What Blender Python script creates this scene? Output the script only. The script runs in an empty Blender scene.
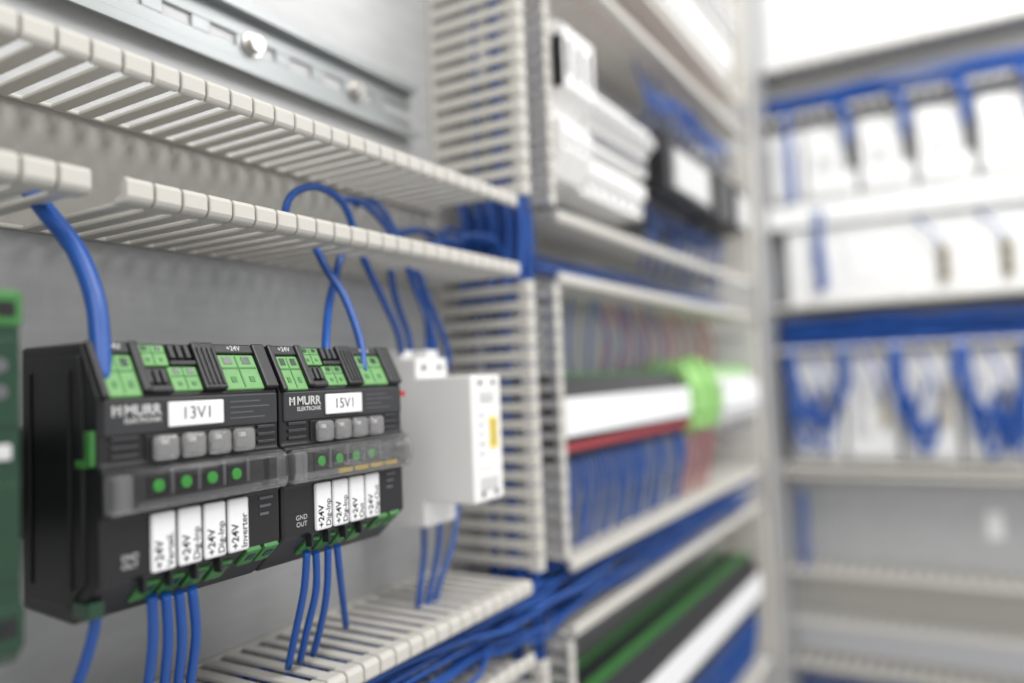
import bpy, bmesh, math, random
from mathutils import Vector, Matrix
random.seed(4)
S = bpy.context.scene
COL = S.collection
# ---------------------------------------------------------------- camera solve
Xc = Vector((458, -20.5, -768)).normalized()
_b = Vector((-1287, -88.5, -768))
Yc = (_b - Xc * _b.dot(Xc)).normalized()
Zc = Xc.cross(Yc)
D = .30
CAM = Vector((0, -D, 0))
def ray(u, v):
    d = Vector((u - 512, 341.5 - v, -768))
    return Vector((d.dot(Xc), d.dot(Yc), d.dot(Zc)))
def P(u, v, lat):
    r = ray(u, v); return CAM + r * (lat / r.y)
def PX(u, v, X):
    r = ray(u, v); return CAM + r * (X / r.x)
def Y(lat): return lat - D

# ---------------------------------------------------------------- materials
def mat(name, col, rough=.5, metal=0.0, noise=.06, scale=60, alpha=1.0, emis=0.0, stretch=None, bump=0.0, coat=0.0):
    m = bpy.data.materials.new(name); m.use_nodes = True
    nt = m.node_tree; N = nt.nodes; Lk = nt.links
    p = N['Principled BSDF']
    tc = N.new('ShaderNodeTexCoord'); mp = N.new('ShaderNodeMapping'); nz = N.new('ShaderNodeTexNoise')
    if stretch: mp.inputs['Scale'].default_value = stretch[:3]; mp.inputs['Rotation'].default_value = (0, stretch[3], 0)
    nz.inputs['Scale'].default_value = scale; nz.inputs['Detail'].default_value = 3
    Lk.new(tc.outputs['Object'], mp.inputs['Vector']); Lk.new(mp.outputs['Vector'], nz.inputs['Vector'])
    mx = N.new('ShaderNodeMix'); mx.data_type = 'RGBA'
    mx.inputs['A'].default_value = tuple(c * (1 - noise) for c in col) + (1,)
    mx.inputs['B'].default_value = tuple(min(1, c * (1 + noise)) for c in col) + (1,)
    Lk.new(nz.outputs['Fac'], mx.inputs['Factor']); Lk.new(mx.outputs['Result'], p.inputs['Base Color'])
    p.inputs['Roughness'].default_value = rough; p.inputs['Metallic'].default_value = metal
    p.inputs['Alpha'].default_value = alpha
    p.inputs['Coat Weight'].default_value = coat
    if emis:
        p.inputs['Emission Color'].default_value = tuple(col) + (1,); p.inputs['Emission Strength'].default_value = emis
    if bump:
        bp = N.new('ShaderNodeBump'); bp.inputs['Strength'].default_value = bump; bp.inputs['Distance'].default_value = .001
        Lk.new(nz.outputs['Fac'], bp.inputs['Height']); Lk.new(bp.outputs['Normal'], p.inputs['Normal'])
    return m
def clearmat(name, tint, blend, rough):
    m = bpy.data.materials.new(name); m.use_nodes = True
    nt = m.node_tree; N = nt.nodes; Lk = nt.links
    N.remove(N['Principled BSDF'])
    t = N.new('ShaderNodeBsdfTransparent'); t.inputs['Color'].default_value = tint + (1,)
    g = N.new('ShaderNodeBsdfGlossy'); g.inputs['Roughness'].default_value = rough
    nz = N.new('ShaderNodeTexNoise'); nz.inputs['Scale'].default_value = 25
    lw = N.new('ShaderNodeLayerWeight'); lw.inputs['Blend'].default_value = blend
    rm = N.new('ShaderNodeMath'); rm.operation = 'MULTIPLY'
    x = N.new('ShaderNodeMixShader')
    Lk.new(nz.outputs['Fac'], rm.inputs[0]); Lk.new(lw.outputs['Fresnel'], rm.inputs[1]); Lk.new(rm.outputs[0], x.inputs['Fac'])
    Lk.new(t.outputs[0], x.inputs[1]); Lk.new(g.outputs[0], x.inputs[2])
    Lk.new(x.outputs[0], N['Material Output'].inputs['Surface'])
    return m
M = dict(
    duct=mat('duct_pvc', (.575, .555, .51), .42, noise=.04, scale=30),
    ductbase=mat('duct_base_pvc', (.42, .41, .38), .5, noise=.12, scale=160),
    plate=mat('galvanised_plate', (.47, .475, .48), .40, .3, .16, 30, stretch=(1, 1, 5, .8)),
    backplate=mat('white_plate', (.64, .65, .68), .5, .0, .04, 6),
    rail=mat('zinc_rail', (.35, .37, .375), .35, .6, .10, 25, stretch=(1, 1, 6, 0)),
    steel=mat('bolt_steel', (.60, .58, .55), .25, .9, .05, 50),
    black=mat('black_plastic', (.013, .013, .015), .36, noise=.15, scale=80),
    dark=mat('dark_plastic', (.034, .035, .038), .42, noise=.1, scale=80),
    dgrey=mat('dark_grey_plastic', (.12, .12, .13), .45, noise=.1, scale=80),
    green=mat('green_plastic', (.15, .36, .12), .4, noise=.2, scale=300),
    mgreen=mat('mid_green_plastic', (.05, .20, .05), .4, noise=.15, scale=200),
    dgreen=mat('dark_green_plastic', (.006, .042, .018), .25, noise=.2, coat=.4),
    egreen=mat('earth_green_plastic', (.32, .60, .20), .45, noise=.1),
    led=mat('green_led', (.05, .36, .05), .25, noise=.1, emis=.10),
    amber=mat('amber_led', (.62, .42, .03), .25, noise=.1, emis=.3),
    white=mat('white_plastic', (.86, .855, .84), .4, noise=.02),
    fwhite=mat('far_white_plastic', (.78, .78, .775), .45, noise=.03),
    tag=mat('white_tag', (.86, .86, .87), .5, noise=.02),
    offw=mat('light_grey_plastic', (.60, .60, .60), .45, noise=.03),
    clear=clearmat('clear_cover', (.92, .915, .915), .26, .10),
    hinge=mat('clear_hinge', (.36, .36, .37), .12, alpha=.30, noise=.05, coat=.6),
    button=mat('translucent_button', (.46, .455, .455), .10, alpha=.36, noise=.30, scale=400, coat=.9),
    wire=mat('blue_pvc', (.010, .078, .34), .35, noise=.12, scale=60),
    pink=mat('pale_red_pvc', (.50, .14, .16), .4, noise=.12, scale=60),
    red=mat('red_plastic', (.50, .03, .03), .45),
    dred=mat('dull_red_plastic', (.33, .035, .045), .5),
    yellow=mat('yellow_sticker', (.85, .66, .10), .5),
    brass=mat('brass', (.42, .36, .24), .4, .4),
    ink=mat('black_ink', (.03, .03, .035), .6),
    wink=mat('white_ink', (.55, .55, .55), .6),
)

# ---------------------------------------------------------------- mesh builder
def rootloc(o):
    v = Vector((0, 0, 0))
    while o is not None:
        v = v + o.location; o = o.parent
    return v
class MB:
    def __init__(s): s.bm = bmesh.new()
    def hexa(s, p):
        v = [s.bm.verts.new(q) for q in p]
        for f in ((0, 1, 2, 3), (7, 6, 5, 4), (0, 4, 5, 1), (1, 5, 6, 2), (2, 6, 7, 3), (3, 7, 4, 0)):
            s.bm.faces.new([v[i] for i in f])
        return s
    def box(s, x0, x1, y0, y1, z0, z1):
        return s.hexa([(x0, y0, z0), (x1, y0, z0), (x1, y1, z0), (x0, y1, z0), (x0, y0, z1), (x1, y0, z1), (x1, y1, z1), (x0, y1, z1)])
    def lbox(s, x0, x1, l0, l1, z0, z1): return s.box(x0, x1, Y(l0), Y(l1), z0, z1)
    def rawprism(s, prof, x0, x1):   # prof: (y, z)
        a = [s.bm.verts.new((x0, y, z)) for y, z in prof]; b = [s.bm.verts.new((x1, y, z)) for y, z in prof]
        n = len(prof)
        s.bm.faces.new(a); s.bm.faces.new(b[::-1])
        for i in range(n): s.bm.faces.new([a[i], b[i], b[(i + 1) % n], a[(i + 1) % n]])
        return s
    def prism(s, prof, x0, x1):      # prof: (lat, z)
        return s.rawprism([(Y(l), z) for l, z in prof], x0, x1)
    def ring(s, c, t, nrm, r, n):
        bn = t.cross(nrm)
        return [s.bm.verts.new(c + (nrm * math.cos(2 * math.pi * k / n) + bn * math.sin(2 * math.pi * k / n)) * r) for k in range(n)]
    def tube(s, pts, r, n=10, sub=6):
        pts = [Vector(p) for p in pts]
        if len(pts) > 2 and sub > 1:
            q = [pts[0] * 2 - pts[1]] + pts + [pts[-1] * 2 - pts[-2]]; out = []
            for i in range(1, len(q) - 2):
                p0, p1, p2, p3 = q[i - 1:i + 3]
                for k in range(sub):
                    t = k / sub
                    out.append(.5 * ((2 * p1) + (p2 - p0) * t + (2 * p0 - 5 * p1 + 4 * p2 - p3) * t * t + (3 * p1 - p0 - 3 * p2 + p3) * t ** 3))
            out.append(pts[-1]); pts = out
        rings = []; nrm = None
        for i, c in enumerate(pts):
            t = (pts[min(i + 1, len(pts) - 1)] - pts[max(i - 1, 0)]).normalized()
            if nrm is None:
                nrm = t.cross(Vector((.31, .87, .21))).normalized()
            else:
                nrm = (nrm - t * nrm.dot(t)).normalized()
            rings.append(s.ring(c, t, nrm, r, n))
        for a, b in zip(rings, rings[1:]):
            for k in range(n): s.bm.faces.new([a[k], a[(k + 1) % n], b[(k + 1) % n], b[k]]).smooth = True
        s.bm.faces.new(rings[0]); s.bm.faces.new(rings[-1][::-1])
        return s
    def cyl(s, p0, p1, r, n=20): return s.tube([p0, p1], r, n, 1)
    def text(s, body, size, org, xd=(1, 0, 0), yd=(0, 0, 1), ax='CENTER', fat=.012):
        cu = bpy.data.curves.new('t', 'FONT'); cu.body = body; cu.size = 1; cu.align_x = ax; cu.align_y = 'CENTER'; cu.offset = fat
        ob = bpy.data.objects.new('t', cu); COL.objects.link(ob)
        dg = bpy.context.evaluated_depsgraph_get()
        me = bpy.data.meshes.new_from_object(ob.evaluated_get(dg))
        org, xd, yd = Vector(org), Vector(xd), Vector(yd)
        for v in me.vertices: v.co = org + (xd * v.co.x + yd * v.co.y) * size
        s.bm.from_mesh(me)
        bpy.data.objects.remove(ob); bpy.data.meshes.remove(me); bpy.data.curves.remove(cu)
        return s
    def build(s, name, m, parent=None, bevel=0, world=True, loc=None, seg=2):
        bmesh.ops.recalc_face_normals(s.bm, faces=s.bm.faces)
        me = bpy.data.meshes.new(name)
        off = Vector(loc) if loc is not None else (rootloc(parent) if (parent and world) else Vector((0, 0, 0)))
        if off.length: bmesh.ops.translate(s.bm, verts=s.bm.verts, vec=-off)
        s.bm.to_mesh(me); s.bm.free()
        me.materials.append(M[m])
        o = bpy.data.objects.new(name, me); COL.objects.link(o)
        if parent: o.parent = parent
        elif loc is not None: o.location = loc
        if bevel:
            b = o.modifiers.new('bevel', 'BEVEL'); b.width = bevel; b.segments = seg; b.limit_method = 'ANGLE'
        return o
def thing(name, label, cat, loc=(0, 0, 0), rot=(0, 0, 0), group=None):
    o = bpy.data.objects.new(name, None); COL.objects.link(o); o.empty_display_size = .01
    o.location = loc; o.rotation_euler = rot; o['label'] = label; o['category'] = cat
    if group: o['group'] = group
    return o
def tagit(o, label, cat, group=None):
    o['label'] = label; o['category'] = cat
    if group: o['group'] = group
    return o
def dup(root, d, label=None, group=None):
    r = root.copy(); COL.objects.link(r); r.location = root.location + Vector(d)
    if label: r['label'] = label
    if group: r['group'] = group
    for ch in list(root.children):
        c = ch.copy(); COL.objects.link(c); c.parent = r
        for g in ch.children:
            e = g.copy(); COL.objects.link(e); e.parent = c
    return r
def wire(pts, r, label, group=None, n=10, sub=6, m='wire'):
    o = MB().tube(pts, r, n, sub).build('wire', m, None, loc=tuple(pts[0]))
    return tagit(o, label, 'wire', group)
def rnd(a, b): return random.uniform(a, b)

# ---------------------------------------------------------------- setting
w = MB().box(-.35, 1.5, 0, .004, -.75, .8).build('wall_left', 'plate'); w['kind'] = 'structure'
w = MB().box(1.5, 1.504, -1.0, .004, -.75, .8).build('wall_back', 'backplate'); w['kind'] = 'structure'

# ---------------------------------------------------------------- wiring ducts
def cuts(a, b, skip):
    segs = []; c = a
    for s0, s1 in sorted(skip):
        if s0 > c: segs.append((c, s0))
        c = max(c, s1)
    if c < b: segs.append((c, b))
    return segs
def duct(label, L, loc, rot=(0, 0, 0), w=.0505, dep=.071, skip=((), ()), pitch=.0105, miss=((), ()), fill=.0029):
    t = thing('wiring_duct', label, 'wiring duct', loc, rot)
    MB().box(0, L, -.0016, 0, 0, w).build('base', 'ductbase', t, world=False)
    th = .0018; h = .0085; k_ = pitch / .0105
    tip = [(-dep + .0085, 0), (-dep + .0022, 0), (-dep + .0008, .0007), (-dep, .0022), (-dep, h - .0018), (-dep + .0008, h - .0004), (-dep + .0020, h), (-dep + .0032, h - .0006), (-dep + .0038, h - .0022), (-dep + .0042, .0034), (-dep + .0085, th)]
    for k in (0, 1):
        za, zb = (0, th) if k == 0 else (w - th, w)
        prof = tip if k == 0 else [(y, w - z) for y, z in tip]
        m = MB()
        for a, b in cuts(0, L, skip[k]): m.box(a, b, -.0042, -.0016, za, zb)
        n = int(L / pitch)
        for i in range(n):
            x = (i + .5) * pitch
            if i in miss[k] or any(s0 - .002 < x < s1 + .002 for s0, s1 in skip[k]): continue
            m.box(x - fill * k_, x + fill * k_, -dep + .0080, -.0040, za, zb)
            m.rawprism(prof, x - .00475 * k_, x + .00475 * k_)      # hooked finger tip
        m.build('slotted_wall', 'duct', t, bevel=.0008, world=False)
    return t
XV1, XV1b, XV2, XV2b = .4085, .452, .985, 1.035
zb = {'top': .293, 'mid': .062, 'low': -.169, 'bot': -.40}
duct('long grey slotted wiring duct running above the two black fuse modules, one finger broken off', XV1, (0, 0, zb['mid']), miss=((13,), ()))
duct('grey slotted wiring duct running below the black fuse modules into the vertical duct', XV1, (0, 0, zb['low']))
B = XV2 - XV1b
duct('grey slotted duct of the second bay above the white breakers, topmost there', B, (XV1b, 0, zb['top']))
duct('grey slotted duct of the second bay between the white breakers and the black terminals', B, (XV1b, 0, zb['mid']))
duct('grey slotted duct of the second bay full of blue wires, between the two terminal rows', B, (XV1b, 0, zb['low']))
duct('grey slotted duct of the second bay below the lower terminal row', B, (XV1b, 0, zb['bot']))
z0 = -.6
sk = [(zb[k] - z0, zb[k] - z0 + .0505) for k in ('bot', 'low', 'mid', 'top')]
RV = (0, -math.pi / 2, 0)      # local x -> Z, local z -> -X
duct('tall vertical grey slotted duct right of the white relay box', 1.3, (XV1b, 0, z0), RV, w=XV1b - XV1, skip=(sk, sk[:3]))
duct('vertical grey slotted duct at the far end of the second bay', 1.3, (XV2b, 0, z0), RV, w=XV2b - XV2, skip=((), sk), pitch=.021)

# ---------------------------------------------------------------- rails
def rail(label, x0, x1, zc, bolts=()):
    t = thing('mounting_rail', label, 'mounting rail', (x0, 0, zc))
    m = MB()
    m.lbox(x0, x1, .2925, .2935, zc + .0125, zc + .0175).lbox(x0, x1, .2925, .2935, zc - .0175, zc - .0125)
    m.lbox(x0, x1, .2935, .3, zc + .0125, zc + .0135).lbox(x0, x1, .2935, .3, zc - .0135, zc - .0125)
    m.lbox(x0, x1, .2985, .2997, zc + .0031, zc + .0125).lbox(x0, x1, .2985, .2997, zc - .0125, zc - .0031)
    x = x0
    while x < x1 - .02:
        m.lbox(x, x + .010, .2985, .2997, zc - .0031, zc + .0031); x += .025
    m.build('rail', 'rail', t, bevel=.0003)
    for bx in bolts:
        b = MB()
        b.cyl((bx, Y(.2985), zc), (bx, Y(.2972), zc), .0062, 24).cyl((bx, Y(.2972), zc), (bx, Y(.2935), zc), .0044, 24)
        b.build('bolt', 'steel', t, bevel=.0004)
    return t
ZR = -.0275
rail('bare slotted zinc mounting rail with two bolts at the top left', .0, .386, .1715, (P(254, 40, .297).x, P(357, 82, .297).x))
rail('zinc mounting rail carrying the black fuse modules and the white relay box', .0, .405, ZR)
rail('mounting rail carrying the white breakers of the second bay', .455, .98, .195)
rail('mounting rail carrying the black and green terminals of the second bay, middle row', .455, .98, -.03)
rail('mounting rail carrying the lower terminal row of the second bay', .455, .98, -.262)

# ---------------------------------------------------------------- fuse modules (the two black devices)
UPL, UPZ = .4638, .886
def sp(x, s, h):   # point on the upper slope
    return (x, Y(.222 + UPL * s - UPZ * h), -.0005 + UPZ * s + UPL * h)
def slope_box(m, x0, x1, s0, s1, h0, h1):
    return m.hexa([sp(x0, s0, h0), sp(x1, s0, h0), sp(x1, s1, h0), sp(x0, s1, h0), sp(x0, s0, h1), sp(x1, s0, h1), sp(x1, s1, h1), sp(x0, s1, h1)])
dl, dz = .015, -.013; ll = math.hypot(dl, dz); dl /= ll; dz /= ll
def bp(x, s, h):   # lower slope, s downwards
    return (x, Y(.222 + dl * s + dz * h), -.056 + dz * s - dl * h)
def bslope_box(m, x0, x1, s0, s1, h0, h1):
    return m.hexa([bp(x0, s0, h0), bp(x1, s0, h0), bp(x1, s1, h0), bp(x0, s1, h0), bp(x0, s0, h1), bp(x1, s0, h1), bp(x1, s1, h1), bp(x0, s1, h1)])
def fuse_module(x, label, code, tags, end):
    W = .0688 if end == 'left' else .0712
    t = thing('fuse_module', label, 'electronic fuse', (x, Y(.2645), -.069), group=None)
    prof = [(.2309, .0165), (.2645, .0165), (.2645, -.0095), (.2925, -.0095), (.2925, -.0455), (.2645, -.0455), (.2645, -.067), (.237, -.069), (.222, -.056),
            (.222, -.0368), (.2195, -.0356), (.2195, -.0222), (.222, -.0212), (.222, -.0005)]
    MB().prism(prof, x, x + W).build('body', 'black', t, bevel=.0014, seg=3)
    # raised black housings round the connectors and vents on the slope
    for a, b_, s0, s1, hh in ((.0005, .0028, -.001, .0188, .0022), (.0140, .0170, .0005, .0188, .0026), (.0366, .0456, .0005, .0188, .0026), (.0626, W - .0005, .0005, .0188, .0024),
                              (.0026, .0142, .0144, .0188, .0016), (.0454, .0628, .0148, .0188, .0016), (.0166, .0252, .0004, .0030, .0018), (.0270, .0370, .0100, .0122, .0018)):
        slope_box(MB(), x + a, x + b_, s0, s1, -.001, hh).build('collar', 'black', t, bevel=.0006)
    for i in range(3): slope_box(MB(), x + .0172 + i * .0026, x + .0187 + i * .0026, .0036, .0088, -.001, .0018).build('vent_rib', 'dark', t, bevel=.0003)
    for i in range(3): slope_box(MB(), x + .0279 + i * .0030, x + .0296 + i * .0030, .0128, .018, -.001, .0018).build('vent_rib', 'dark', t, bevel=.0003)
    for i in range(4): slope_box(MB(), x + .0378 + i * .0020, x + .0387 + i * .0020, .002, .0165, .0022, .0032).build('vent_rib', 'dark', t, bevel=.0002)
    # green plug-in connectors
    for a, b_, s0, s1 in ((.0028, .0140, -.0005, .0142), (.0170, .0268, .0102, .0182), (.0254, .0364, .0008, .0098), (.0458, .0624, .0005, .0146)):
        c = slope_box(MB(), x + a, x + b_, s0, s1, -.001, .0011).build('connector', 'green', t, bevel=.0005)
        wd = (b_ - a); hh = s1 - s0
        slope_box(MB(), x + a + wd * .06, x + b_ - wd * .06, s0 + hh * .58, s0 + hh * .63, .0009, .0013).build('connector_groove', 'mgreen', c)
        slope_box(MB(), x + a + wd * .47, x + a + wd * .51, s0 + hh * .06, s0 + hh * .94, .0009, .0013).build('connector_groove', 'mgreen', c)
        for q in (.26, .74):
            cx = x + a + wd * q
            slope_box(MB(), cx - wd * .11, cx + wd * .11, s0 + hh * .72, s0 + hh * .92, .0009, .0013).build('wire_hole', 'dgreen', c)
            slope_box(MB(), cx - wd * .07, cx + wd * .07, s0 + hh * .20, s0 + hh * .36, .0009, .0013).build('release_slot', 'mgreen', c)
    # label face
    MB().lbox(x + .0012, x + W - .0012, .2210, .2225, -.0124, -.0012).build('label_plate', 'dark', t, bevel=.0006)
    f = .2209
    m = MB()
    m.text('MURR', .0046, (x + .0076, Y(f), -.0050), ax='LEFT', fat=.03)
    m.text('ELEKTRONIK', .00215, (x + .0076, Y(f), -.0080), ax='LEFT', fat=.02)
    m.text('M', .0040, (x + .0052, Y(f), -.0050), fat=.05)
    m.build('printed_logo', 'wink', t)
    g = MB().lbox(x + .0222, x + .0432, .2200, .2210, -.0108, -.0028).build('name_tag', 'tag', t, bevel=.0004)
    MB().text(code, .0058, (x + .0327, Y(.2199), -.0068), fat=-.005).build('printed_code', 'ink', g)
    m = MB()
    for i, l in enumerate((.013, .017, .010, .015)): m.lbox(x + .0465, x + .0465 + l, .2209, .2211, -.0040 - i * .0019, -.0036 - i * .0019)
    m.build('printed_lines', 'dgrey', t)
    for cx in (.0083, .0541):
        MB().text('+24V', .0028, sp(x + cx, .0168, .0018), yd=(0, UPL, UPZ), fat=.02).build('printed_voltage', 'wink', t)
    # row of four clear buttons
    MB().lbox(x + .0148, x + .0572, .2214, .2225, -.0214, -.0127).build('button_panel', 'black', t, bevel=.0003)
    for i in range(4):
        cx = x + .0207 + i * .0101
        b_ = MB().lbox(cx - .0044, cx + .0044, .2180, .2213, -.0212, -.0130).build('button', 'button', t, bevel=.0024, seg=4)
        MB().lbox(cx - .0028, cx + .0028, .2203, .2215, -.0196, -.0164).build('button_symbol', 'dgrey', b_, bevel=.0004)
        MB().lbox(cx - .0012, cx + .0012, .2198, .2215, -.0162, -.0146).build('button_mark', 'offw', b_, bevel=.0003)
    # indicator strip under a clear hinged cover
    MB().lbox(x + .0085, x + .0590, .2188, .2197, -.0350, -.0228).build('indicator_strip', 'dark', t, bevel=.0004)
    MB().lbox(x + .0100, x + .0570, .2182, .2189, -.0345, -.0328).build('strip_edge', 'dgrey', t, bevel=.0002)
    for i in range(4):
        cx = x + .0168 + i * .0098
        h_ = MB().lbox(cx - .0036, cx + .0036, .2183, .2190, -.0320, -.0250).build('lamp_housing', 'black', t, bevel=.0006)
        MB().cyl((cx, Y(.2184), -.0285), (cx, Y(.2176), -.0285), .0020, 20).build('indicator_light', 'led', h_, bevel=.0003)
        MB().lbox(cx + .0042, cx + .0056, .2178, .2190, -.0316, -.0236).build('strip_rib', 'dgrey', t, bevel=.0003)
    if end == 'right':
        for i in range(4):
            MB().lbox(x + .026 + i * .0095, x + .0335 + i * .0095, .2174, .2183, -.0344, -.0326).build('amber_light', 'amber', t, bevel=.0002)
    out = []; inn = []
    for k in range(9):
        a = math.pi * (k / 8)
        out.append((.2196 - .0054 * math.sin(a) ** .6, -.0291 + .0073 * math.cos(a)))
        inn.append((.2196 - .0048 * math.sin(a) ** .6, -.0291 + .0067 * math.cos(a)))
    c = MB().prism(out + inn[::-1], x + .0004, x + W - .0022).build('clear_cover', 'clear', t)
    MB().lbox(x - .0002, x + .0062, .2138, .2196, -.0352, -.0236).build('cover_hinge', 'hinge', c, bevel=.0014, seg=3)
    MB().lbox(x + W - .0075, x + W - .0028, .2148, .2196, -.0346, -.0240).build('cover_latch', 'hinge', c, bevel=.0010, seg=3)
    # marker tags
    for i in range(4):
        cx = x + .0202 + i * .0096
        g = MB().lbox(cx - .0042, cx + .0042, .2204, .2225, -.0556, -.0372).build('marker_tag', 'tag', t, bevel=.0009)
        m = MB()
        m.text(tags[i][0], .0040, (cx - .0018, Y(.2203), -.0545), xd=(0, 0, 1), yd=(-1, 0, 0), ax='LEFT', fat=.02)
        m.text(tags[i][1], .0036, (cx + .0020, Y(.2203), -.0545), xd=(0, 0, 1), yd=(-1, 0, 0), ax='LEFT', fat=.01)
        m.build('printed_code', 'ink', g)
    m = MB().text('GND\nOUT', .0026, (x + .0095, Y(.2219), -.0505), fat=.0)
    m.build('printed_ground_mark', 'wink', t)
    for i in range(3): MB().lbox(x + .0590, x + .0650 - i * .001, .2216, .2221, -.0395 - i * .0028, -.0386 - i * .0028).build('side_rib', 'dgrey', t)
    for i in range(3): MB().lbox(x + .0585, x + .0665, .2212, .2221, -.0140 - i * .0027, -.0127 - i * .0027).build('side_rib', 'dark', t, bevel=.0003)
    for i in range(3): MB().lbox(x + .0035, x + .0125, .2212, .2221, -.0140 - i * .0027, -.0127 - i * .0027).build('side_rib', 'dark', t, bevel=.0003)
    # lower connectors
    for cx in (.0178, .0268, .0362, .0455):
        c = bslope_box(MB(), x + cx - .0034, x + cx + .0034, .0035, .0130, -.001, .0012).build('connector', 'mgreen', t, bevel=.0005)
        bslope_box(MB(), x + cx - .0020, x + cx + .0020, .0045, .0075, .001, .0015).build('connector_opening', 'dgreen', c)
        MB().lbox(x + cx - .0048, x + cx - .0036, .2205, .2240, -.0610, -.0562).build('lower_rib', 'black', t, bevel=.0003)
    for cx in (.0560, .0640):
        c = bslope_box(MB(), x + cx - .0032, x + cx + .0032, -.0003, .0085, -.001, .0012).build('connector', 'mgreen', t, bevel=.0005)
        bslope_box(MB(), x + cx - .0016, x + cx + .0016, .002, .005, .001, .0015).build('connector_opening', 'dgreen', c)
    if end == 'left':
        MB().lbox(x - .0014, x + .001, .2235, .2270, -.0210, -.0105).lbox(x - .0014, x + .001, .2265, .2320, -.0215, -.0190).build('release_clip', 'mgreen', t, bevel=.0004)
        MB().lbox(x - .0012, x + .004, .226, .2345, -.0660, -.0610).build('side_latch', 'dgreen', t, bevel=.0004)
        MB().prism([(.231, .0125), (.262, .0125), (.262, -.063), (.238, -.064), (.229, -.056), (.229, -.0005)], x - .0009, x + .001).build('side_cover', 'black', t, bevel=.0006)
        for l in (.2345, .2565): MB().lbox(x - .0016, x - .0008, l, l + .0016, -.058, .008).build('side_rib', 'black', t, bevel=.0003)
    else:
        MB().cyl((x + W - .001, Y(.226), -.0235), (x + W + .0030, Y(.226), -.0235), .0030, 20).build('side_knob', 'black', t, bevel=.0005)
        MB().cyl((x + W - .001, Y(.226), -.0360), (x + W + .0022, Y(.226), -.0360), .0030, 20).cyl((x + W + .0021, Y(.226), -.0360), (x + W + .0042, Y(.226), -.0360), .0018, 20).build('side_socket', 'brass', t, bevel=.0004)
        MB().lbox(x + W - .001, x + W + .0040, .2225, .2285, -.0055, -.0030).build('side_flag', 'red', t, bevel=.0003)
    return t
X1, X2 = .1326, .2022
fuse_module(X1, 'black electronic fuse module with green connectors at left, next to the green terminal', '13V1',
            (('+24V', 'Verteil.'), ('+24V', 'Dig-Inp'), ('+24V', 'Dig-Inp'), ('+24V', 'Inverter')), 'left')
fuse_module(X2, 'black electronic fuse module with green connectors at right, beside the white relay box', '15V1',
            (('+24V', 'Dig-Inp'), ('+24V', 'Dig-Inp'), ('+24V', 'Out'), ('+24V', 'Dig-Out')), 'right')

# ---------------------------------------------------------------- green terminal, far left
t = thing('terminal_block', 'tall dark green terminal block at the left edge beside the black fuse module', 'terminal block', (.094, Y(.2925), -.07))
MB().prism([(.2925, -.0095), (.262, -.0095), (.262, .0287), (.224, .0287), (.220, .0265), (.220, -.067), (.224, -.0705), (.262, -.0705), (.262, -.0455), (.2925, -.0455)], .092, .1105).build('body', 'dgreen', t, bevel=.0012)
MB().lbox(.0995, .1075, .2190, .2205, -.0160, -.0118).build('marker_tag', 'offw', t, bevel=.0004)
c = MB().lbox(.0925, .1108, .2194, .2300, .0195, .0294).build('upper_clamp', 'mgreen', t, bevel=.0010)
for xx in (.0955, .1040): MB().lbox(xx, xx + .0045, .2190, .2196, .0222, .0262).build('wire_hole', 'black', c)
MB().lbox(.0935, .1098, .2194, .2205, -.0075, .0165).build('front_panel', 'dgreen', t, bevel=.0006)
for zz in (.0090, .0020): MB().cyl((.1045, Y(.2196), zz), (.1045, Y(.2188), zz), .0020).build('screw', 'dgrey', t)
MB().lbox(.0935, .1098, .2194, .2205, -.0480, -.0220).build('lower_front_panel', 'dgreen', t, bevel=.0006)
c = MB().lbox(.0925, .1108, .2194, .2300, -.0660, -.0540).build('lower_clamp', 'dgreen', t, bevel=.0010)
for xx in (.0955, .1040): MB().lbox(xx, xx + .0045, .2190, .2196, -.0620, -.0575).build('wire_hole', 'black', c)

# ---------------------------------------------------------------- white relay box
xa, xb = .3276, .3560
t = thing('relay_box', 'white boxy relay with a yellow sticker right of the black fuse modules', 'relay', (xa, Y(.2925), -.075))
MB().prism([(.2925, -.0095), (.288, -.0095), (.288, .0138), (.2550, .0138), (.2550, .0032), (.2200, .0032), (.2200, -.0628), (.2520, -.0628), (.2520, -.0765), (.288, -.0765), (.288, -.0455), (.2925, -.0455)], xa, xb).build('body', 'white', t, bevel=.0012)
for i in range(2):
    for z in (-.0008, -.0585): MB().cyl((xa + .008 + i * .0125, Y(.2202), z), (xa + .008 + i * .0125, Y(.2196), z), .0016).build('screw_hole', 'dgrey', t)
MB().lbox(xa + .0040, xb - .0040, .2196, .2202, -.0455, -.0135).build('front_label', 'tag', t, bevel=.0003)
MB().lbox(xa + .0150, xb - .0058, .2192, .2197, -.0355, -.0190).build('yellow_sticker', 'yellow', t)
m = MB()
for i in range(4): m.lbox(xa + .0163, xa + .0213 - .001 * (i % 2), .2188, .2193, -.0225 - i * .0032, -.0218 - i * .0032)
for i in range(5): m.lbox(xa + .0060, xa + .0100 - .001 * (i % 3), .2192, .2197, -.0180 - i * .005, -.0174 - i * .005)
m.build('printed_lines', 'dgrey', t)
for cx, l0, l1 in ((.0065, .266, .283), (.0205, .2590, .2720)):
    MB().lbox(xa + cx - .0050, xa + cx + .0050, l0, l1, .0136, .0185).build('terminal_hood', 'white', t, bevel=.0008)
    MB().cyl((xa + cx, Y(.2552), .0085), (xa + cx, Y(.2545), .0085), .0020).build('terminal_screw', 'dgrey', t)
MB().lbox(xa + .006, xa + .022, .2194, .2202, -.0565, -.0500).build('switch_recess', 'offw', t, bevel=.0003)
MB().lbox(xa + .008, xa + .020, .2192, .2202, -.0105, -.0055).build('indicator_window', 'offw', t, bevel=.0003)

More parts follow.
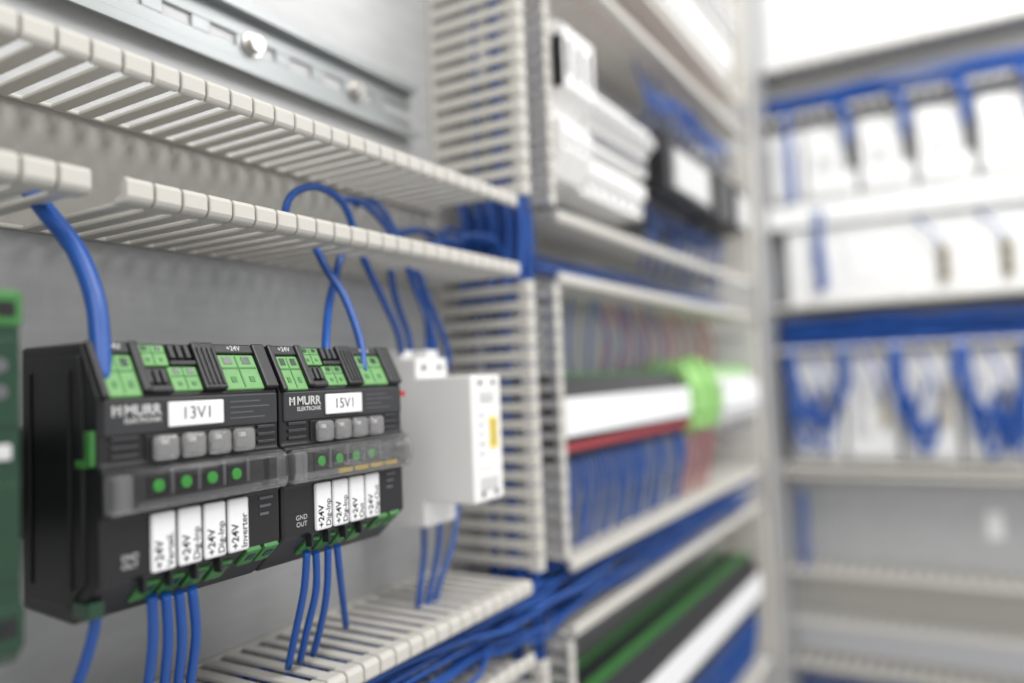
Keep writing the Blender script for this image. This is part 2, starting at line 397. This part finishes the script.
# ---------------------------------------------------------------- wires of the left bay
wire([P(8, 165, .268), P(28, 188, .262), P(50, 216, .252), P(76, 250, .243), P(94, 295, .235), P(100, 340, .2305), P(101, 383, .2265)], .0031, 'thick blue cable curving down into the leftmost green connector', n=16)
r = .0018
def pw(l): return [P(*q) for q in l]
wire(pw([(291, 240, .256), (285, 214, .254), (294, 193, .252), (318, 187, .25), (342, 202, .25), (354, 230, .252), (365, 262, .253), (382, 298, .256), (398, 334, .262), (402, 362, .270)]), r, 'blue wire looping up out of the upper duct and down towards the white relay')
wire(pw([(312, 240, .256), (326, 268, .247), (344, 296, .240), (357, 330, .233), (362, 352, .229), (363, 372, .2258)]), r, 'blue wire curving into the right connector of the right fuse module')
wire(pw([(345, 240, .258), (336, 275, .254), (329, 305, .246), (326, 340, .234), (326, 362, .2290)]), r, 'blue wire dropping into the middle connector of the right fuse module')
wire(pw([(335, 200, .285), (362, 203, .275), (386, 226, .265), (402, 252, .258), (414, 285, .258), (430, 325, .262), (438, 368, .266)]), r, 'blue wire bending from the upper duct to the right terminal of the white relay')
wire(pw([(352, 205, .288), (376, 204, .278), (396, 232, .268), (412, 262, .262), (428, 300, .262), (446, 345, .264), (448, 368, .266)]), r, 'second blue wire bending from the upper duct to the right terminal of the white relay')
wire(pw([(385, 235, .276), (390, 268, .27), (396, 300, .268), (408, 335, .270), (411, 360, .272)]), r, 'blue wire dropping steeply to the left terminal of the white relay')
wire(pw([(425, 245, .276), (422, 275, .272), (424, 300, .268), (428, 330, .266), (428, 366, .267)]), r, 'straight blue wire dropping beside the vertical duct to the white relay')
low = [((152, 596), (153, 640), (148, 690), (146, 730)), ((166, 594), (168, 640), (164, 690), (162, 730)), ((179, 592), (182, 640), (178, 690), (178, 730)), ((192, 588), (196, 635), (190, 690), (190, 730))]
lb = ('first', 'second', 'third', 'fourth')
for q, l in zip(low, lb):
    wire([P(*q[0], .2285), P(*q[1], .234), P(*q[2], .243), P(*q[3], .25)], .0017, l + ' blue wire from the left under the left fuse module')
wire(pw([(97, 606, .229), (94, 630, .233), (86, 660, .238), (76, 690, .243), (70, 730, .247)]), .0017, 'blue wire leaving the lower left corner of the left fuse module')
low2 = [((307, 552), (304, 590), (296, 630), (288, 668)), ((316, 552), (316, 590), (307, 630), (300, 662)), ((328, 548), (327, 590), (321, 625), (313, 655)), ((337, 546), (340, 575), (343, 600), (346, 626))]
for i, (q, l) in enumerate(zip(low2, lb)):
    wire([P(*q[0], .2285), P(*q[1], .234), P(*q[2], .242), P(*q[3], .250)], .0015, l + ' blue wire from the left under the right fuse module')
for q, l in (([(424, 520, .268), (424, 555, .264), (420, 590, .26), (418, 612, .26)], 'left'), ([(440, 512, .268), (438, 550, .262), (430, 590, .258), (424, 622, .258)], 'middle'), ([(458, 506, .268), (452, 545, .262), (442, 575, .258), (434, 604, .258)], 'right')):
    wire(pw(q), .0016, l + ' one of three blue wires under the white relay')

# bundles inside the ducts
for i in range(6):     # junction of upper duct and vertical duct
    x0 = rnd(.29, .35); l0 = rnd(.270, .290); zz = rnd(.066, .080); xv = .418 + .005 * i; lv = rnd(.245, .285); up = i % 2
    pts = [(x0, Y(l0), zz), (x0 + .03, Y(l0 - .004), zz + rnd(.0, .016)), (.395, Y(lv + .006), rnd(.085, .098)), (xv - .002, Y(lv), .080), (xv, Y(lv), .04 if not up else .03), (xv + .003, Y(lv + .01), -.05)]
    wire(pts, .0015, 'blue wire bending from the upper duct into the tall vertical duct', 'blue wires at the junction of the upper duct and the vertical duct')
for i in range(22):    # dense crossing where the ducts meet
    xv = .4115 + .0016 * i; lv = .236 + .052 * ((i * 9) % 22) / 21; dn = i % 3
    pts = [(xv + rnd(-.001, .001), Y(lv + .004), .135 if dn == 0 else .125), (xv, Y(lv), .108), (xv + .001, Y(lv), .088), (xv + rnd(-.002, .002), Y(lv + .002), .062), (xv, Y(lv + .004), .045)]
    wire(pts, .0014, 'blue wire in the dense upright bundle where the upper duct meets the vertical duct', 'dense upright blue wires at the duct crossing', n=8, sub=4)
for i in range(14):
    x = .426 + .0017 * i; la = .240 + .048 * ((i * 5) % 14) / 13
    pts = [(x + rnd(-.0015, .0015), Y(la + rnd(-.004, .004)), z) for z in (-.55, -.35, -.2, -.05, .1, .25, .4, .6)]
    wire(pts, .0013, 'blue wire standing in the tall vertical duct', 'blue wires in the tall vertical duct', n=8, sub=4)
for i in range(52):     # lower duct, through the vertical duct into the second bay
    la = rnd(.2325, .292); zz = rnd(-.165, -.128)
    xs = [rnd(.02, .3), .33, .38, .43, .5, .6, .72, .85, .965]
    pts = [(x, Y(min(.294, max(.2315, la + rnd(-.010, .010)))), min(-.124, zz + rnd(-.008, .008))) for x in xs]
    wire(pts, .0013, 'blue wire lying in the lower duct', 'blue wires bundled in the lower duct', n=8, sub=5)
for i in range(8):
    la = rnd(.238, .29); zz = rnd(.067, .09)
    pts = [(x, Y(la + rnd(-.005, .005)), zz + rnd(-.004, .004)) for x in (.43, .5, .6, .72, .85, .965)]
    wire(pts, .0016, 'blue wire lying in the second bay duct below the white breakers', 'blue wires in the second bay duct below the white breakers', n=8, sub=4)
for i in range(6):
    la = rnd(.238, .28); zz = rnd(.300, .322)
    pts = [(x, Y(la + rnd(-.005, .005)), zz + rnd(-.004, .004)) for x in (.46, .5, .6, .72, .85, .965)]
    wire(pts, .0014, 'pale red wire lying in the topmost duct of the second bay', 'pale red wires in the topmost duct of the second bay', n=8, sub=4, m='pink')
for i in range(8):
    la = rnd(.24, .29); zz = rnd(-.395, -.37)
    pts = [(x, Y(la + rnd(-.005, .005)), zz + rnd(-.004, .004)) for x in (.43, .6, .72, .85, .965)]
    wire(pts, .0017, 'blue wire lying in the lowest duct of the second bay', 'blue wires in the lowest duct of the second bay', n=8, sub=4)

# ---------------------------------------------------------------- second bay, breaker row
zc = .195
G = 'tall white relay modules at the left of the second bay'
t = thing('relay_module', 'tall white relay module, one of the row at the near end of the second bay', 'relay', (.458, Y(.2925), zc - .05), group=G)
MB().prism([(.2925, zc + .0178), (.275, zc + .048), (.232, zc + .050), (.222, zc + .044), (.222, zc + .002), (.236, zc - .010), (.236, zc - .016), (.226, zc - .020), (.226, zc - .040), (.236, zc - .058), (.275, zc - .060), (.2925, zc - .0178)], .458, .4735).build('body', 'white', t, bevel=.0012)
MB().lbox(.4600, .4640, .2205, .2222, zc + .010, zc + .034).build('front_window', 'dgrey', t, bevel=.0004)
MB().lbox(.4572, .4582, .2235, .2320, zc + .002, zc + .038).build('side_slot', 'black', t)
MB().lbox(.4605, .4710, .2245, .2262, zc - .036, zc - .028).build('clamp', 'offw', t, bevel=.0004)
for i in range(1, 3): dup(t, (.016 * i, 0, 0))
def breaker(x, zc, label, G):
    t = thing('circuit_breaker', label, 'circuit breaker', (x, Y(.2925), zc - .043), group=G)
    MB().prism([(.2925, zc + .0178), (.2925, zc + .0300), (.27, zc + .034), (.248, zc + .034), (.248, zc + .0145), (.228, zc + .0145), (.228, zc - .0045), (.232, zc - .0065), (.232, zc - .0245), (.248, zc - .0245), (.248, zc - .030), (.234, zc - .032), (.234, zc - .044), (.238, zc - .046), (.238, zc - .060), (.27, zc - .060), (.2925, zc - .045)], x, x + .0168).build('body', 'white', t, bevel=.0008)
    MB().lbox(x + .004, x + .0132, .2215, .2285, zc - .002, zc + .007).build('toggle', 'offw', t, bevel=.0012)
    MB().lbox(x + .001, x + .0160, .2312, .2324, zc - .020, zc - .012).build('marker', 'dgrey', t)
    MB().cyl((x + .0086, Y(.2482), zc + .025), (x + .0086, Y(.2472), zc + .025), .003).build('terminal_screw', 'dgrey', t)
    MB().cyl((x + .0086, Y(.2382), zc - .053), (x + .0086, Y(.2372), zc - .053), .003).build('lower_terminal_screw', 'dgrey', t)
    return t
G = 'white circuit breakers of the second bay'
t = breaker(.508, zc, 'white circuit breaker in the row between the relay modules and the black unit', G)
for i in range(1, 7): dup(t, (.0178 * i, 0, 0))
def contactor(x, w, zc, label, plate=True, n=3):
    t = thing('contactor', label, 'contactor', (x, Y(.2925), zc - .045))
    MB().prism([(.2925, zc + .0178), (.285, zc + .040), (.25, zc + .040), (.25, zc + .026), (.222, zc + .022), (.222, zc - .028), (.25, zc - .030), (.25, zc - .042), (.285, zc - .042), (.2925, zc - .0178)], x, x + w).build('body', 'black', t, bevel=.001)
    if plate: MB().lbox(x + w * .12, x + w * .80, .2185, .2222, zc - .026, zc + .010).build('front_plate', 'offw', t, bevel=.0006)
    for i in range(n):
        for s in (-1, 1): MB().cyl((x + .011 + i * .018, Y(.2502), zc + s * .035), (x + .011 + i * .018, Y(.2490), zc + s * .035), .004).build('terminal_screw', 'steel', t)
    return t
contactor(.655, .150, zc, 'wide black unit with a large pale front label right of the white breakers', True, 8)
contactor(.820, .058, zc, 'small plain black contactor next to the wide black unit', False)
contactor(.890, .058, zc, 'small black contactor with a pale plate at the far end of its row', True)
for x in [.668 + .026 * i for i in range(10)]:
    wire([(x, Y(.252), zc - .034), (x, Y(.244), zc - .050), (x + rnd(-.014, .014), Y(.248), zc - .075), (x + rnd(-.018, .018), Y(.254), zc - .100)], .0014, 'blue wire under the black units', 'blue wires under the black units', n=8, sub=4)
    wire([(x, Y(.252), zc + .034), (x, Y(.240), zc + .048), (x + rnd(-.014, .014), Y(.248), zc + .072), (x + rnd(-.016, .016), Y(.254), zc + .102)], .0014, 'blue wire above the black units', 'blue wires above the black units', n=8, sub=4)
for k, z in enumerate((.046, .052)):
    wire([(.66 - .02 * k, Y(.232), zc + z), (.70, Y(.224), zc + z + .006), (.78, Y(.222), zc + z - .002), (.86, Y(.224), zc + z + .006), (.93, Y(.240), zc + z)], .0022, ('lower', 'upper')[k] + ' blue cable running across the top of the black units')
G = 'white circuit breakers at the top of the second bay'
t = breaker(.60, .425, 'white circuit breaker above the topmost duct of the second bay', G)
for i in range(1, 20): dup(t, (.0178 * i, 0, 0))

# ---------------------------------------------------------------- terminal rows
def terminal(x, c, w, body, marker, label, G, key='mgreen', front=.236, link=True, top=.038, kh=.0012, kw=.008):
    t = thing('terminal', label, 'terminal', (x, Y(.2925), c - .03), group=G)
    d = front - .236
    MB().prism([(.2925, c + .0175), (.282, c + top), (.244 + d, c + top), (.236 + d, c + .018), (.236 + d, c - .022), (.25 + d, c - .030), (.2925, c - .030)], x, x + w).build('body', body, t, bevel=.0004)
    MB().lbox(x, x + w, .2325 + d, .2362 + d, c - .0095, c + .0165).build('marker', marker, t, bevel=.0003)
    if key:
        MB().lbox(x, x + w, .280 - kw, .280, c + top - .0003, c + top + kh).build('key_strip', key, t)
        MB().lbox(x, x + w, .2450 + d, .247 + kw + d, c + top - .0003, c + top + kh).build('key_strip', key, t)
    if link: MB().lbox(x, x + w, .2342 + d, .2362 + d, c - .0200, c - .0145).build('red_link', 'dred', t)
    return t
c = -.03
G = 'black terminals in the middle row of the second bay'
t = terminal(.458, c, .0076, 'black', 'tag', 'thin black terminal with white marker and red link in the middle row', G, top=.031, kh=.0020)
n = 33
for i in range(1, n): dup(t, (.0080 * i, 0, 0))
G2 = 'blue wires under the black terminals of the middle row'
for i in range(n):
    x = .462 + .0080 * i
    if random.random() < .76:
        wire([(x, Y(.244), c - .024), (x, Y(.240), c - .042), (x + rnd(-.008, .008), Y(.243), c - .068), (x + rnd(-.008, .008), Y(.25), c - .098)], rnd(.0010, .0015), 'blue wire hanging under the black terminals of the middle row', G2, n=8, sub=4)
    if i % 4 == 0:
        wire([(x, Y(.262), c + .030), (x + rnd(-.012, .012), Y(.258), c + .058), (x + rnd(-.018, .018), Y(.262), c + .095)], .0010, 'blue wire rising behind the black terminals of the middle row', 'blue wires above the black terminals of the middle row', n=8, sub=4)
for i in range(12):
    x = .60 + .028 * i
    wire([(x, Y(.270), c + .030), (x + rnd(-.010, .010), Y(.262), c + .058), (x + rnd(-.016, .016), Y(.268), c + .095)], .0012, 'pale red wire rising behind the middle terminal row', 'pale red wires above the middle terminal row', n=8, sub=4, m='pink')
gt = ('shortest', 'first and nearest', 'tallest', 'narrow recessed', 'fifth and proud', 'last and farthest')
gl = ('nearest bright green earth terminal beside the thin black ones', 'second bright green earth terminal, set lower', 'third bright green earth terminal, tallest of its row', 'fourth bright green earth terminal, set back', 'fifth bright green earth terminal, standing proud', 'farthest bright green earth terminal beside the white ones')
for i, (fr, tp) in enumerate(((.231, .037), (.228, .030), (.230, .042), (.236, .033), (.228, .038), (.233, .030))):
    terminal(.724 + .0156 * i, c, .0146, 'egreen', 'egreen', gl[i], 'green terminals in the middle row of the second bay', key='egreen', front=fr, link=False, top=tp, kh=.004)
for i in range(5):
    x = .728 + .019 * i
    wire([(x, Y(.240), c - .024), (x, Y(.237), c - .042), (x + rnd(-.006, .006), Y(.243), c - .068), (x + rnd(-.006, .006), Y(.25), c - .098)], .0013, 'pale red wire hanging under the green terminals', 'pale red wires under the green terminals', n=8, sub=4, m='pink')
G = 'white terminals with green tops in the middle row of the second bay'
t = terminal(.822, c, .0116, 'offw', 'tag', 'white terminal with pale green top beyond the green terminals', G, key='egreen', front=.230, link=False, top=.026, kh=.010, kw=.014)
for i in range(1, 13): dup(t, (.012 * i, 0, 0))
c = -.262
G = 'black terminals with green keys in the lower row of the second bay'
t = terminal(.458, c, .0086, 'black', 'tag', 'black terminal with two green keys in the lower row of the second bay', G, link=False)
for i in range(1, 56): dup(t, (.0090 * i, 0, 0))
for i in range(42):
    x = .466 + .012 * i
    wire([(x, Y(.244), c - .024), (x, Y(.240), c - .042), (x + rnd(-.004, .004), Y(.243), c - .068), (x + rnd(-.004, .004), Y(.25), c - .098)], .0017, 'blue wire hanging under the lower terminal row of the second bay', 'blue wires under the lower terminal row', n=8, sub=4)

# ---------------------------------------------------------------- far wall
XF = 1.5
RF = (0, 0, -math.pi / 2)     # local x -> -Y, local -y -> -X
y0 = -.003
fl = .58
for z, wd, l in ((.445, .100, 'highest grey duct on the far wall, with blue wires above the white drives'), (.028, .085, 'middle grey duct on the far wall, full of blue wires'), (-.445, .095, 'lower grey duct on the far wall under the bare panel')):
    duct(l, fl, (XF, y0, z), RF, w=wd, dep=.08, pitch=.020, fill=.0026)
duct('lowest grey duct on the far wall at the bottom edge', fl, (XF, y0, -.60), RF, w=.09, dep=.08, pitch=.020, fill=.0026)
t = thing('trunking', 'closed pale trunking between the two rows of white modules on the far wall', 'trunking', (XF, y0, .25))
MB().box(1.43, XF, y0 - fl, y0, .252, .288).build('channel', 'offw', t, bevel=.001)
MB().box(1.425, 1.4305, y0 - fl, y0, .250, .290).build('lid', 'fwhite', t, bevel=.001)
duct('shallow grey duct on the far wall under the modules with looping blue wires', fl, (XF, y0, -.190), RF, w=.022, dep=.08)
def drive(label, G, z0, z1, xf, kind, yl, wd=.082, tight=False):
    t = thing('drive_module', label, 'drive module', (XF, yl, z0), group=G)
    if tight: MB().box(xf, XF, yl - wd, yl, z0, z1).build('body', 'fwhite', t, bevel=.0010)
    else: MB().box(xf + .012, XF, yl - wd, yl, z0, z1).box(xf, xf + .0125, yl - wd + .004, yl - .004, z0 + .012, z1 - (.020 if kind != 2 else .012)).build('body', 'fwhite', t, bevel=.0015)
    if kind == 0:
        MB().box(xf - .006, xf + .01, yl - wd + .002, yl - wd + .013, z0 + .050, z1 - .004).build('plug', 'dark', t, bevel=.001)
        MB().box(xf - .003, xf + .002, yl - wd + .030, yl - .020, z0 + .050, z0 + .085).build('display', 'offw', t, bevel=.001)
    elif kind == 1:
        MB().box(xf - .006, xf + .002, yl - wd + .012, yl - wd + .028, z0 + .018, z0 + .080).build('plug', 'brass', t, bevel=.001)
        for k in range(3): MB().box(xf - .0075, xf - .0055, yl - wd + .015, yl - wd + .025, z0 + .022 + k * .018, z0 + .036 + k * .018).build('plug_opening', 'dark', t)
    elif kind == 2:
        MB().box(xf - .006, xf + .002, yl - wd + .040, yl - wd + .060, z0 + .050, z1 - .040).build('plug', 'offw', t, bevel=.001)
        MB().box(xf - .004, xf + .002, yl - wd + .012, yl - wd + .024, z0 + .060, z1 - .060).build('side_plug', 'brass', t, bevel=.001)
    else:
        MB().box(xf - .002, xf + .002, yl - wd + .012, yl - .012, z0 + .030, z1 - .040).build('front_panel', 'fwhite', t, bevel=.001)
    return t
PT = .088
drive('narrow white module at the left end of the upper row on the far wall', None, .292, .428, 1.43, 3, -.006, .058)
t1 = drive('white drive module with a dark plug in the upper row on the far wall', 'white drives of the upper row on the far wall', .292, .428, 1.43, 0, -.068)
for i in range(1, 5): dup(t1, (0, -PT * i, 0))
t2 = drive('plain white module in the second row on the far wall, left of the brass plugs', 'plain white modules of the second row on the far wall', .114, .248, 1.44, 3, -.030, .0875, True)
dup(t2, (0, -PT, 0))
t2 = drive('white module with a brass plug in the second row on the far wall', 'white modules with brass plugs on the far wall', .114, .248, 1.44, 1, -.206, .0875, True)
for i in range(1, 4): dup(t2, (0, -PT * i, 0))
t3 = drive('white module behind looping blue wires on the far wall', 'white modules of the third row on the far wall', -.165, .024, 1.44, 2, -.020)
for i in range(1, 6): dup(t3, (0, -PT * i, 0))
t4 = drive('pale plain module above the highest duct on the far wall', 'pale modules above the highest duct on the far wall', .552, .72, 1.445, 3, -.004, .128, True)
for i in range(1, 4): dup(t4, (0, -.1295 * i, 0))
def fwires(n, z0, z1, label, G, lo=1.428, hi=1.49, r=.0026):
    for i in range(n):
        x = rnd(lo, hi); z = rnd(z0, z1)
        wire([(x + rnd(-.004, .004), y0 - .004 - k * fl / 7.2, z + rnd(-.006, .006)) for k in range(8)], r, label, G, n=8, sub=4)
fwires(26, .450, .482, 'blue wire lying in the highest duct on the far wall', 'blue wires in the highest far duct', 1.419, 1.48, .0034)
fwires(26, .038, .085, 'blue wire lying in the middle duct on the far wall', 'blue wires in the middle far duct')
fwires(8, -.590, -.540, 'blue wire lying in the lowest duct on the far wall', 'blue wires in the lowest far duct')
for i in range(5):
    yl = -.068 - PT * i - .082
    for k in range(3):
        yy = yl + .004 + k * .004
        wire([(1.45, yy + .03, .47), (1.425, yy + .020, .462), (1.412, yy + .006, .445), (1.414, yy, .425), (1.426, yy, .395 - .01 * k)], .0028, 'blue wire dropping from the highest far duct into the plug of a white drive', 'blue wires over the upper drives', n=8, sub=5)
for i in range(4):
    yl = -.206 - PT * i - .0875
    wire([(1.45, yl + .055, .250), (1.428, yl + .052, .235), (1.424, yl + .034, .215), (1.43, yl + .021, .19)], .0020, 'blue wire curving to the brass plug of a second row module', 'blue wires over the second row modules', n=8, sub=5)
for i in range(6):     # bundles between the modules, then loops to the plugs
    yb = -.020 - PT * i - .004 + rnd(-.008, .008); sw = rnd(.6, 1.35); dirn = -1 if i % 3 != 1 else 1
    for k in range(6):
        o1 = rnd(-.008, .008); o2 = rnd(-.016, .016); zl = rnd(-.146, -.085)
        wire([(1.45, yb + o1, .05), (1.422, yb + o1, .028), (1.418, yb + o1 * 1.5, -.020), (1.418 + rnd(-.003, .004), yb + o2 + dirn * .010 * sw, -.070), (1.422, yb + dirn * .020 * sw + o2, zl), (1.428, yb + dirn * .034 * sw + o2, zl + rnd(-.006, .015)), (1.434, yb + dirn * .042 * sw + o2 * .4, zl + rnd(.02, .06))], rnd(.0026, .0038), 'blue wire looping between the white modules of the third row', 'looping blue wires over the third row modules', n=8, sub=5)
    wire([(1.45, yb - .03, .05), (1.422, yb - .034, .026), (1.418, yb - .050, -.015), (1.424, yb - .056 , -.045), (1.434, yb - .062, -.065)], .0026, 'blue wire dropping straight to the brass plug of a third row module', 'short blue wires over the third row modules', n=8, sub=5)
def vw(n, u, va, vb, X, label, G):
    for i in range(n):
        a = PX(u, va, X); b_ = PX(u, vb, X)
        wire([(X + rnd(-.004, .004), a.y - .0055 * i + rnd(-.003, .003), a.z + (b_.z - a.z) * k / 4) for k in range(5)], .0022, label, G, n=8, sub=4)
vw(4, 812, 212, 292, 1.425, 'blue wire running down beside the plain white modules of the second row', 'upright blue wires left in the second row of the far wall')
vw(3, 798, 490, 572, 1.44, 'blue wire running down the left of the bare grey panel', 'blue wires left of the bare panel on the far wall')
vw(3, 783, 112, 205, 1.42, 'blue wire running down the left end of the upper drive row', 'blue wires at the left end of the upper drive row')
q = PX(995, 525, 1.499)
o = MB().box(1.4925, 1.494, q.y - .012, q.y + .012, q.z - .022, q.z + .022).build('sticker', 'tag', None, loc=(1.494, q.y, q.z)); tagit(o, 'small white sticker on the bare grey panel of the far wall', 'sticker')
o = MB().box(1.494, 1.4998, y0 - fl, y0 - .002, -.348, -.192).build('cover_panel', 'plate', None, bevel=.001, loc=(1.4998, y0, -.348)); tagit(o, 'bare grey metal panel in the lower far wall', 'panel')

# ---------------------------------------------------------------- light
wd = bpy.data.worlds.new('world'); S.world = wd; wd.use_nodes = True
wd.node_tree.nodes['Background'].inputs['Color'].default_value = (.99, .99, .985, 1)
wd.node_tree.nodes['Background'].inputs['Strength'].default_value = .66
def area(name, loc, target, size, power, col=(1, 1, 1)):
    l = bpy.data.lights.new(name, 'AREA'); l.energy = power; l.size = size; l.color = col
    o = bpy.data.objects.new(name, l); COL.objects.link(o); o.location = loc
    o.rotation_euler = (Vector(target) - Vector(loc)).to_track_quat('-Z', 'Y').to_euler()
    return o
area('ceiling_lamp', (.30, -.85, 1.05), (.35, 0, 0), .60, 10.5, (1, .985, .955))
area('side_fill', (-.75, -.75, .75), (.30, -.03, 0), .6, 7, (1, .985, .96))  # added fill light from the camera side, brightens the left-facing sides
area('far_wall_fill', (.95, -.75, .75), (1.5, -.2, .1), .6, 8, (1, .99, .975))  # added fill light, no real fixture, lifts the far wall towards white

# ---------------------------------------------------------------- camera
cd = bpy.data.cameras.new('camera'); cam = bpy.data.objects.new('camera', cd); COL.objects.link(cam)
cd.sensor_width = 36; cd.lens = 768 / 1024 * 36; cd.clip_start = .01
R = Matrix((Xc, Yc, Zc))
cam.matrix_world = Matrix.Translation(CAM) @ R.to_4x4()
cd.dof.use_dof = True; cd.dof.focus_distance = .288; cd.dof.aperture_fstop = 2.9
S.camera = cam
S.view_settings.view_transform = 'Standard'
bpy.context.view_layer.update()
for o in list(S.objects):
    if o.parent is None: o.location.z += 1.0
